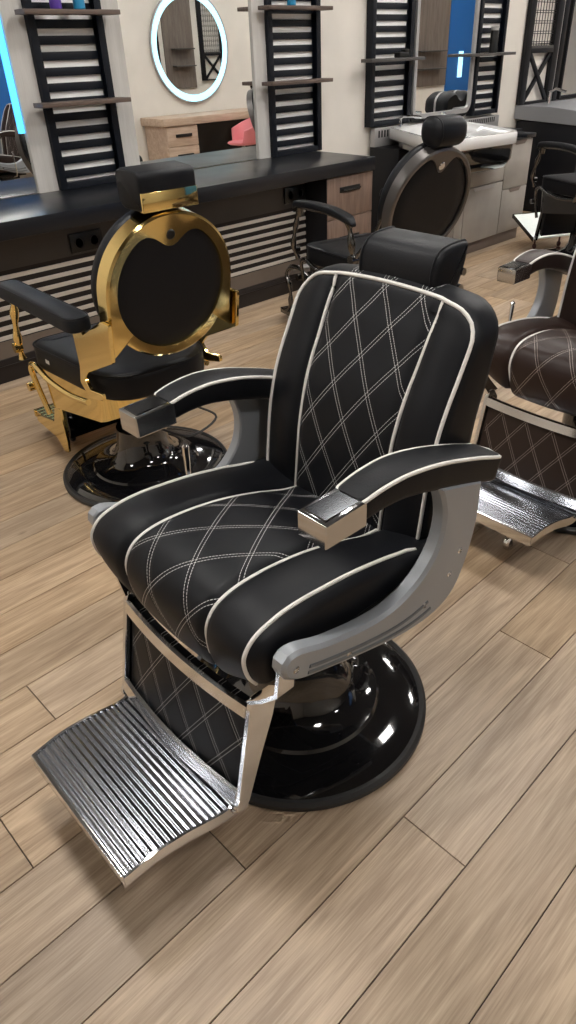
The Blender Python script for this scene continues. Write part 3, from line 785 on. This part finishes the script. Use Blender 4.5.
# ------------------------------------------------------------------ floor
def build_floor():
    verts, faces, rnd = [], [], []
    X0, X1, Y0, Y1 = -3.0, 15.5, -4.2, 4.12
    w, L, g = .1704, 1.47, .0010
    seams = {1: .80, 2: 1.487, 3: .461, 5: .134}
    k0 = math.floor((Y0-.186)/w); k = k0
    sub = [(X0, Y0, -.004), (X1, Y0, -.004), (X1, Y1, -.004), (X0, Y1, -.004)]
    while .186+k*w < Y1:
        ya, yb = max(Y0, .186+k*w), min(Y1, .186+(k+1)*w)
        sx = seams.get(k, random.uniform(0, L)); x = sx-L*math.ceil((sx-X0)/L)
        while x < X1:
            a, b = max(X0, x)+g, min(X1, x+L)-g
            if b-a > .01 and yb-ya > .01:
                i = len(verts); c = .0007
                top = [(a+c, ya+g+c), (b-c, ya+g+c), (b-c, yb-g-c), (a+c, yb-g-c)]
                bot = [(a, ya+g), (b, ya+g), (b, yb-g), (a, yb-g)]
                verts += [(*q, 0) for q in top]+[(*q, -.003) for q in bot]
                r = random.random()
                faces.append((i, i+1, i+2, i+3)); rnd.append(r)
                for j in range(4): faces.append((i+4+j, i+4+(j+1) % 4, i+(j+1) % 4, i+j)); rnd.append(r)
            x += L
        k += 1
    me = bpy.data.meshes.new('floor')
    n = len(verts); verts += sub; faces.append((n, n+1, n+2, n+3)); rnd.append(0)
    me.from_pydata(verts, [], faces)
    at = me.attributes.new('rnd', 'FLOAT', 'FACE')
    for i, r in enumerate(rnd): at.data[i].value = r
    me.materials.append(M['floor']); me.materials.append(M['joint'])
    me.polygons[-1].material_index = 1
    o = bpy.data.objects.new('floor', me); COL.objects.link(o); struct(o)
build_floor()

YW = 4.12
def sbox(name, x0, x1, y0, y1, z0, z1, mat, b=0): return struct(MB().box(x0, x1, y0, y1, z0, z1, b).obj(name, mat))
sbox('wall_back', -3, 15.5, YW, YW+.1, 0, 3.2, M['wall'])
sbox('wall_left', -3.1, -3, -4.2, YW+.1, 0, 3.2, M['wall'])
sbox('wall_right', 15.5, 15.6, -4.2, YW+.1, 0, 3.2, M['wall'])
sbox('wall_front', -3, 15.5, -4.3, -4.2, 0, 3.2, M['wall'])
sbox('ceiling', -3.1, 15.6, -4.3, YW+.1, 3.2, 3.3, M['ceiling'])
sbox('wall_partition', 4.75, 15.5, -.58, -.46, 0, 3.2, M['wall'])

# pale boards on the back wall
for i, (a, b) in enumerate(((1.935, 2.056), (2.50, 2.625), (3.612, 3.722))):
    sbox('trim_%d' % (i+1), a, b, YW-.035, YW-.001, .84, 2.9, M['pillar'])

def slat_panel(x0, x1, z0, z1, label):
    t = thing('slat_panel', label, 'slatted wall panel', ((x0+x1)/2, YW, z0), 0, 'slatted wall panels')
    w = (x1-x0)/2; h = z1-z0; d0, d1 = -.065, -.001
    f = MB().box(-w, -w+.042, d0, d1, 0, h, .002).box(w-.042, w, d0, d1, 0, h, .002).box(-w+.042, w-.042, d0, d1, 0, .035, .002).box(-w+.042, w-.042, d0, d1, h-.035, h, .002)
    f.obj('frame', M['slat'], t)
    MB().box(-w+.042, w-.042, -.014, -.001, .035, h-.035).obj('backing', M['back'], t)
    z = .075; pitch = .0715
    while z < h-.06:
        mt = Matrix.Translation((0, -.024, z))
        MB().box(-w+.042, w-.042, -.004, .004, -.020, .020, .001, mat=mt).obj('slat', M['slat'], t)
        z += pitch
    return t
slat_panel(2.058, 2.500, .84, 2.75, 'black slatted panel above the long counter, left of the round-mirror reflection')
slat_panel(3.722, 4.222, .84, 2.75, 'black slatted panel standing at the right end of the long counter')
slat_panel(4.780, 5.285, .945, 2.75, 'black slatted panel left of the framed upright mirror')
slat_panel(6.206, 6.640, .925, 2.75, 'black slatted panel right of the framed upright mirror')

def shelf(x0, x1, z, mat, label, d=.11):
    o = MB().box(x0, x1, -d, 0, -.011, .011, .002).obj('wall_shelf', mat, None, loc=(0, YW-.066, z)); tag(o, label, 'shelf', 'small wall shelves'); return o
shelf(1.99, 2.535, 1.270, M['shelf'], 'dark wood shelf on the leftmost slatted panel, lower one')
shelf(1.995, 2.545, 1.677, M['shelf'], 'dark wood shelf on the leftmost slatted panel, upper one with cups')
shelf(3.64, 4.228, 1.294, M['shelf'], 'dark wood shelf, lower one on the slatted panel at the counter end')
shelf(3.64, 4.230, 1.709, M['shelf'], 'dark wood shelf, upper one on the slatted panel at the counter end')
shelf(4.65, 5.30, 1.395, M['shelf2'], 'thin charcoal shelf left of the framed upright mirror')
shelf(5.95, 6.66, 1.397, M['shelf2'], 'thin charcoal shelf right of the framed upright mirror')

def jar(x, y, z, r, h, mat, label, name='jar', cat='jar', lid=None):
    t = thing(name, label, cat, (x, y, z))
    MB().lathe([(r*.9, 0), (r, .004), (r, h*.8), (r*.94, h*.86), (r*.94, h*.88)], n=24).obj('body', mat, t)
    MB().lathe([(r*.97, h*.86), (r*.97, h), (r*.9, h+.002), (0, h+.002)], n=24).obj('lid', lid or mat, t)
jar(2.20, 4.0, 1.688, .030, .10, M['violet'], 'violet jar on the top left shelf')
jar(2.335, 4.0, 1.688, .030, .10, M['cyan'], 'blue jar on the top left shelf, right of the violet one')
jar(3.89, 4.0, 1.720, .030, .13, M['cyan'], 'cyan bottle on the shelf at the counter end', 'bottle', 'bottle')
jar(6.36, 4.0, 1.408, .035, .19, M['dark_hw'], 'tall black can on the shelf right of the framed mirror', 'can', 'can', M['steelgrey'])
o = MB().box(-.07, .05, -.03, .03, 0, .035, .006).box(.0, .06, -.025, .02, .035, .055, .005).obj('clipper', M['dark_hw'], None, loc=(5.08, 4.0, 1.406)); tag(o, 'black hair clipper lying on the shelf left of the framed mirror', 'clipper')

# ------------------------------------------------------------------ mirrors
def wall_mirror(x0, x1, z0, z1, label, frame=None, led=None, y=YW-.02):
    t = thing('wall_mirror', label, 'mirror', ((x0+x1)/2, y, z0), 0, 'wall mirrors')
    w = (x1-x0)/2; h = z1-z0
    MB().box(-w, w, .0, .012, 0, h).obj('glass', M['mirror'], t)
    return t
wall_mirror(2.627, 3.610, .842, 2.75, 'wide wall mirror between pale boards, reflecting the round lit mirror')
lm = wall_mirror(1.0, 1.934, .842, 2.75, 'wall mirror at the left edge with a glowing blue strip')
MB().box(.432, .462, -.012, 0, .30, 1.9, .002).obj('light_strip', M['led_blue'], lm)
# framed upright mirror above the basin
t = thing('framed_mirror', 'upright mirror in a rounded pale frame above the white basin', 'mirror', (5.745, YW-.03, .93), 0, 'wall mirrors')
lp = round_poly([(-.43, .03), (.43, .03), (.43, 1.8), (-.43, 1.8)], .10, 8)
MB().slab(inset(lp, .03), [(-.022, 0), (-.016, 0)]).obj('glass', M['mirror'], t)
n = len(lp); a = inset(lp, .035); MBx = MB()
MBx.loft([[Vector((p[0], -.035, p[1])) for p in lp], [Vector((p[0], -.035, p[1])) for p in a], [Vector((p[0], -.01, p[1])) for p in a], [Vector((p[0], -.01, p[1])) for p in lp]], closed=True)
MBx.obj('frame', M['steelgrey'], t, 30)
b = inset(lp, -.028)
MB().loft([[Vector((p[0], -.015, p[1])) for p in b], [Vector((p[0], -.015, p[1])) for p in lp], [Vector((p[0], .028, p[1])) for p in lp], [Vector((p[0], .028, p[1])) for p in b]], closed=True).obj('back_frame', M['black_metal'], t, 30)
# mirror at the right edge
rm = wall_mirror(7.86, 9.2, .965, 2.75, 'wall mirror at the right edge behind the grey wash unit')
MB().box(-.69, -.66, -.03, .012, 0, 1.78, .002).box(.66, .69, -.03, .012, 0, 1.78, .002).box(-.66, .66, -.03, .012, 0, .03, .002).obj('frame', M['black_metal'], rm)

# ------------------------------------------------------------------ X frame with wire grid
t = thing('grid_frame', 'tall black metal frame with wire grid above a crossed lower half', 'metal frame', (7.40, YW, .96))
fr = MB().box(-.345, -.255, -.05, -.005, 0, 1.8, .002).box(.17, .27, -.05, -.005, 0, 1.8, .002).box(-.26, .18, -.05, -.005, 0, .02, .002).box(-.26, .18, -.05, -.005, .425, .465, .002)
fr.obj('frame', M['black_metal'], t)
MB().box(-.26, .18, -.048, -.04, .458, .486, .002).obj('middle_rail', M['shelf2'], t)
for sx in (1, -1):
    a = Vector((-.255 if sx == 1 else .17, -.03, .02)); b = Vector((.17 if sx == 1 else -.255, -.03, .43))
    d = (b-a); L = d.length; ang = math.atan2(d.z, d.x)
    mt = Matrix.Translation((a+b)/2) @ Matrix.Rotation(-ang, 4, 'Y')
    MB().box(-L/2, L/2, -.012+.006*sx, .012+.006*sx, -.020, .020, .001, mat=mt).obj('cross_brace', M['black_metal'], t)
g = MB()
x = -.245
while x < .17: g.tube([(x, -.028, .47), (x, -.028, 1.8)], .0035, 6); x += .052
z = .50
while z < 1.8:
    g.tube([(-.255, -.022, z), (.17, -.022, z)], .003, 6); g.tube([(-.255, -.022, z+.018), (.17, -.022, z+.018)], .003, 6); z += .082
g.obj('wire_grid', M['dark_hw'], t)
grid2 = copy_tree(t); grid2.location = (10.55, YW, .96); grid2['label'] = 'black wire-grid frame glimpsed inside the round lit mirror'
sbox('trim_7', 9.35, 10.05, YW-.03, YW-.001, .85, 2.9, M['greywood'])
for i, z in enumerate((1.22, 1.50)):
    o = MB().box(9.50, 9.98, YW-.17, YW-.031, z, z+.02, .002).obj('wall_shelf', M['shelf2']); tag(o, ('lower' if i == 0 else 'upper')+' dark shelf glimpsed inside the round lit mirror', 'shelf', 'small wall shelves')
t2 = MB().box(7.70, 7.78, YW-.05, YW-.005, .96, 2.75, .002).obj('black_post', M['black_metal']); tag(t2, 'black vertical post between the wire-grid frame and the right-edge mirror', 'post')
t3 = MB().box(7.672, 7.690, YW-.045, YW-.02, .96, 2.75, .002).obj('metal_strip', M['steelgrey']); tag(t3, 'thin pale metal strip running up beside the wire-grid frame', 'metal strip')
o = MB().box(9.0, 9.03, 0, .0, 0, 0) if False else None

# ------------------------------------------------------------------ long counter
YF = 3.480; CX = 4.165
o = MB().box(.55, CX, YF, YW-.036, .758, .84, .003).obj('worktop', M['counter']); tag(o, 'long glossy black worktop along the back wall', 'worktop')
t = thing('striped_panel', 'dark panel with cream stripes under the long worktop', 'panel', (2.2, 3.70, 0))
MB().box(-1.62, 1.475, 0, .03, .57, .757).obj('upper_panel', M['knee'], t)
MB().box(-1.62, 1.475, .006, .03, .19, .57).obj('backing', M['kick'], t)
for k in range(7):
    z = .222+.0505*k
    MB().box(-1.62, 1.475, -.001, .012, z, z+.0215, .001).obj('stripe', M['stripe'], t)
MB().box(-1.62, 1.475, 0, .03, .125, .215).obj('lower_panel', M['kneelow'], t)
MB().box(-1.62, 1.475, -.012, .03, 0, .124, .002).box(-1.62, 1.475, -.018, -.010, .085, .093).obj('kickboard', M['kick'], t)
def socket(x, z, label):
    t = thing('power_socket', label, 'power socket', (x, 3.70, z), 0, 'power sockets under the worktop')
    MB().box(-.10, .10, -.015, -.001, -.05, .05, .004).obj('plate', M['dark_hw'], t)
    for sx in (-.047, .047):
        MB().lathe([(.030, 0), (.034, .004), (.026, .005), (.022, .001), (0, .001)], n=24, mat=Matrix.Translation((sx, -.014, 0)) @ Matrix.Rotation(PI/2, 4, 'X')).obj('outlet', M['black_metal'], t)
socket(1.955, .632, 'black double socket under the worktop, behind the gold chair')
socket(3.57, .655, 'black double socket under the worktop, next to the drawer unit')
# drawer unit
t = thing('drawer_unit', 'rustic brown drawer unit at the right end of the worktop', 'drawer unit', (3.92, 3.5, 0))
MB().box(-.235, .243, .022, .60, .06, .757, .002).obj('carcass', M['drawer'], t)
MB().box(-.237, -.232, .0, .60, .06, .757).obj('side_panel', M['black_metal'], t)
MB().box(-.225, .235, .04, .58, .0, .062, .002).obj('plinth', M['kick'], t)
for z0, z1 in ((.485, .750), (.255, .480), (.07, .250)):
    d = MB().box(-.230, .241, .0, .020, z0, z1, .002).obj('drawer', M['drawer'], t)
    zc = z1-(.085 if z0 > .4 else .14)
    MB().tube([(-.09, .0, zc), (-.09, -.022, zc), (.09, -.022, zc), (.09, 0, zc)], .005, 8).box(-.105, .105, -.004, .0, zc-.018, zc+.018, .001).obj('handle', M['dark_hw'], d)

# ------------------------------------------------------------------ wash station
t = thing('wash_cabinet', 'grey concrete-look cabinet under the white basin with a black top', 'cabinet', (5.0, 3.30, 0))
MB().box(-.05, 1.015, .02, .49, .09, .815, .002).obj('carcass', M['concrete'], t)
MB().box(-.05, 1.005, .03, .49, 0, .09, .002).obj('plinth', M['kick2'], t)
MB().box(.88, 1.03, -.015, .49, .815, .845, .003).box(.60, .88, -.015, .05, .8155, .819).obj('top', M['counter'], t)
for i, (x0, x1, z0, z1) in enumerate(((-.05, .062, .45, .69), (-.05, .062, .10, .445), (.067, .612, .53, .70), (.067, .612, .10, .52), (.617, 1.013, .45, .805), (.617, 1.013, .10, .445))):
    d = MB().box(x0+.003, x1-.003, 0, .02, z0, z1, .002).obj('door', M['concrete'], t)
    if x0 < 0: continue
    MB().slab([(x0+.10, z1+.001), (x1-.10, z1+.001), (x1-.13, z1-.028), (x0+.13, z1-.028)], [(-.003, 0), (.003, 0)]).obj('grip', M['steelgrey'] if i < 4 else M['kick2'], d, 30)
# dark side body under the vented unit
t = thing('vent_unit', 'pale grey vented splash panel on a black body beside the basin', 'vented unit', (4.80, 4.10, 0))
MB().box(.03, 1.9, -.30, 0, 0, .80, .003).obj('body', M['black_metal'], t)
v = MB().box(.03, .475, -.05, 0, .80, .935, .003).box(.475, 1.87, -.05, 0, .80, .905, .003).obj('vent_panel', M['steelgrey'], t)
for k in range(10): MB().box(.075+k*.036, .093+k*.036, -.051, -.049, .865, .915).obj('slot', M['dark_hw'], v, smooth=False)
for k in range(14): MB().box(1.36+k*.032, 1.376+k*.032, -.051, -.049, .855, .895).obj('slot', M['dark_hw'], v, smooth=False)
# basin
t = thing('wash_basin', 'white ceramic hair-wash basin on a glossy black stand', 'wash basin', (0, 0, 0))
foot = round_poly([(4.98, 4.03), (4.50, 3.28), (4.47, 3.10), (5.23, 3.00), (5.32, 3.06), (5.60, 3.50), (5.84, 4.03)], [.03, .10, .12, .04, .05, .05, .03], 4)
def ring(e, z): return [Vector((a, b, z)) for a, b in inset(foot, e)]
MB().loft([ring(.006, .851), ring(0, .857), ring(0, .920), ring(.006, .930), ring(.035, .930), ring(.055, .915), ring(.10, .87), ring(.16, .85)]).obj('bowl', M['ceramic'], t, 50)
und = round_poly([(4.50, 3.275), (4.50, 3.13), (5.22, 3.02), (5.31, 3.08), (5.43, 3.275)], [.01, .09, .04, .04, .01], 4)
def ring2(e, z): return [Vector((a, min(3.278, b), z)) for a, b in inset(und, e)]
MB().loft([ring2(.10, .67), ring2(.04, .69), ring2(.005, .75), ring2(0, .850)]).obj('underside', M['gloss_black'], t, 50)
und2 = [(4.80, 3.77), (4.52, 3.30), (5.43, 3.30), (5.60, 3.52), (5.70, 3.77)]
MB().loft([[Vector((a, b, z)) for a, b in und2] for z in (.8195, .852)]).obj('underside', M['gloss_black'], t, 50)
MB().tube([(5.05, 3.97, .93), (5.05, 3.97, .99), (5.06, 3.95, 1.01), (5.10, 3.88, 1.01), (5.13, 3.82, 1.0)], .011, 10).obj('tap', M['chrome'], t)
MB().tube([(5.62, 3.95, .93), (5.62, 3.94, .99), (5.52, 3.90, 1.0)], .010, 10).obj('shower_head', M['chrome'], t)

# grey wash unit at the right
t = thing('wash_counter', 'grey slab-fronted wash counter with chrome rail at the right edge', 'wash counter', (7.06, 3.3, 0))
sl = [(.82, .955), (.82, .84), (.0, .80), (-.05, .87), (-.02, .915), (.45, .955)]
MB().slab(sl, [(0, .003), (.004, 0), (1.6, 0), (1.604, .003)], 'x').obj('top_slab', M['slabgrey'], t, 30)
MB().box(.03, 1.6, .10, .80, 0, .82, .004).obj('body', M['black_metal'], t)
MB().tube([(.2, .10, .93), (.2, .12, .985), (.9, .16, .985), (.9, .14, .93)], .008, 8).obj('rail', M['chrome'], t)
MB().tube([(.25, .60, .95), (.25, .60, 1.06), (.27, .55, 1.09), (.31, .46, 1.06)], .014, 10).obj('tap', M['chrome'], t)

# ------------------------------------------------------------------ opposite side, seen in the mirrors
YO = -.46
def mx(x): return x
t = thing('round_mirror', 'round mirror ringed by pale blue light, seen reflected in the wall mirror', 'mirror', (6.55, YO+.02, 1.52), 0, 'wall mirrors')
RM = Matrix.Rotation(-PI/2, 4, 'X')
MB().lathe([(.53, .010), (.53, .012)], n=64, mat=RM).obj('glass', M['mirror'], t, smooth=False)
MB().lathe([(.525, .010), (.53, .018), (.60, .018), (.605, .010), (.525, .010)], n=64, mat=RM, cap=False).obj('light_ring', M['led_cyan'], t)
MB().lathe([(.605, -.012), (.62, -.01), (.62, .018), (.605, .02), (.605, -.012)], n=64, mat=RM, cap=False).obj('rim', M['steelgrey'], t)
MB().lathe([(0, 0.0), (.60, 0.0), (.60, .009), (0, .009)], n=64, mat=RM).obj('back_plate', M['dark_hw'], t)
DZ = -.035
t = thing('dressing_desk', 'pale wooden desk with drawers below the round lit mirror, seen in reflection', 'desk', (6.6, YO+.25, 0))
MB().box(-.95, 1.35, -.24, .26, .700, .785, .003).obj('desktop', M['pale_wood'], t)
MB().box(-.90, -.42, -.24, .225, .0, .70, .002).obj('carcass', M['pale_wood'], t)
for z0, z1 in ((.47, .69), (.24, .46), (.03, .23)):
    d = MB().box(-.90, -.42, .225, .243, z0, z1, .002).obj('drawer', M['pale_wood'], t)
    MB().box(-.77, -.52, .243, .256, z1-.12, z1-.085, .002).obj('handle', M['dark_hw'], d)
MB().box(-.42, 1.30, -.24, -.20, .20, .70).obj('knee_panel', M['kick'], t)
MB().box(1.30, 1.35, -.24, .24, 0, .70, .002).obj('side_panel', M['pale_wood'], t)
# pink shell chair
t = thing('shell_chair', 'pink shell chair at the pale desk, seen in reflection', 'chair', (6.66, .36, 0), 200)
rings = []
for k in range(13):
    f = k/12; z = .45+.36*f; r = .20+.05*f
    rings.append([Vector((-.02-.04*f+r*1.02*math.cos(math.radians(60+240*j/20)), r*1.1*math.sin(math.radians(60+240*j/20)), z-.14*f*(1-abs(j-10)/10.)*0-.20*f*abs(j-10)/10.)) for j in range(21)])
vv = [v for r in rings for v in r]; ff = []
for i in range(12):
    for j in range(20): ff.append((i*21+j, i*21+j+1, (i+1)*21+j+1, (i+1)*21+j))
o = mesh_obj('shell', vv, ff, M['pink'], t); md = o.modifiers.new('t', 'SOLIDIFY'); md.thickness = .018
MB().lathe([(0, .43), (.18, .44), (.21, .46), (.19, .475), (0, .47)], n=32).obj('seat', M['pink'], t)
MB().lathe([(.22, 0), (.22, .01), (.03, .03), (.025, .43)], n=32).obj('pedestal', M['chrome'], t)
# board panel with dark shelves and blue panel further along, seen in the upright mirror
sbox('trim_4', 10.9, 12.15, YO, YO+.03, .85, 2.9, M['greywood'])
sbox('trim_5', 12.17, 15.4, YO, YO+.03, .55, 2.9, M['blue_wall'])
for i, z in enumerate((1.10, 1.36)):
    o = MB().box(11.3, 11.95, YO+.030, YO+.18, z, z+.02, .002).obj('wall_shelf', M['shelf2']); tag(o, ('lower' if i == 0 else 'upper')+' dark shelf on a grey-brown board, reflected in the upright mirror', 'shelf', 'small wall shelves')
o = MB().box(12.5, 12.62, YO+.030, YO+.05, .95, 1.35, .002).obj('light_panel', M['led_cyan']); tag(o, 'glowing pale cyan light panel on a blue wall, reflected in the upright mirror', 'light')
t = thing('shampoo_basin', 'black double-lobed shampoo basin on a pale stand, reflected in the upright mirror', 'shampoo basin', (7.95, 2.62, 0))
lb = []
for k in range(40):
    a = PI*k/39; x = .30*math.cos(a); z = .17*math.sin(a)**.6 - .085*math.exp(-(x/.075)**2)
    lb.append((x, .86+max(0, z)))
lb = lb+[(-.30, .80), (.30, .80)]
MB().slab(lb, [(-.16, .03), (-.13, .008), (-.09, 0), (.09, 0), (.13, .008), (.16, .03)]).obj('bowl', M['leather'], t, 50)
MB().slab(inset(lb, -.004), [(-.012, 0), (.012, 0)]).obj('trim_band', M['steelgrey'], t, 40)
MB().box(-.22, .22, -.14, .14, 0, .80, .02).obj('stand', M['ceramic'], t)
# blue back area
sbox('trim_6', 3.5, 4.74, -.60, -.57, .75, 2.6, M['blue_wall'])
# brown piped chair reflected at the left edge
refl2 = modern_chair('brown barber chair with white piping, reflected in the mirror at the left edge', (3.45, .22, 0), 178, BRN, 'barber chairs on the shop floor')

# ------------------------------------------------------------------ lamps
li = 0
for ix in range(7):
    for iy in range(4):
        x = -1.6+ix*2.3; y = (-2.9, -.85, 1.0, 2.55)[iy]
        if y < -.3 and x > 4.5: continue
        if y < 0 and (ix+iy) % 2: continue
        if ix == 0 and y < 2: continue
        t = thing('ceiling_light', 'square ceiling light panel in the dark ceiling', 'ceiling light', (x, y, 3.2), 0, 'ceiling light panels')
        MB().box(-.24, .24, -.24, .24, -.03, -.001, .003).obj('housing', M['black_metal'], t)
        MB().box(-.21, .21, -.21, .21, -.034, -.030).obj('diffuser', M['lamp'], t)

w = bpy.data.worlds.new('world'); bpy.context.scene.world = w; w.use_nodes = True
w.node_tree.nodes['Background'].inputs[0].default_value = (1, .97, .93, 1)
w.node_tree.nodes['Background'].inputs[1].default_value = .3

# ------------------------------------------------------------------ camera
f, cx, cy = 690.3467865694772, 305.22753273, 507.02505627
R = ((0.70610278, -0.40791593, 0.57881211), (-0.7076687, -0.37767397, 0.59713264), (-0.02497765, -0.83124423, -0.55534598))
cam = bpy.data.cameras.new('camera'); co = bpy.data.objects.new('camera', cam); COL.objects.link(co)
cam.sensor_fit = 'VERTICAL'; cam.sensor_height = 24; cam.lens = f/1024*24
cam.shift_x = (288-cx)/1024; cam.shift_y = (cy-512)/1024
Mx = Matrix(((R[0][0], -R[0][1], -R[0][2], 0), (R[1][0], -R[1][1], -R[1][2], 0), (R[2][0], -R[2][1], -R[2][2], 1.5), (0, 0, 0, 1)))
co.matrix_world = Mx; cam.clip_start = .05
sc = bpy.context.scene; sc.camera = co
sc.view_settings.view_transform = 'Standard'; sc.view_settings.look = 'None'
sc.view_settings.exposure = .25; sc.view_settings.gamma = 1.; sc.view_settings.use_curve_mapping = False
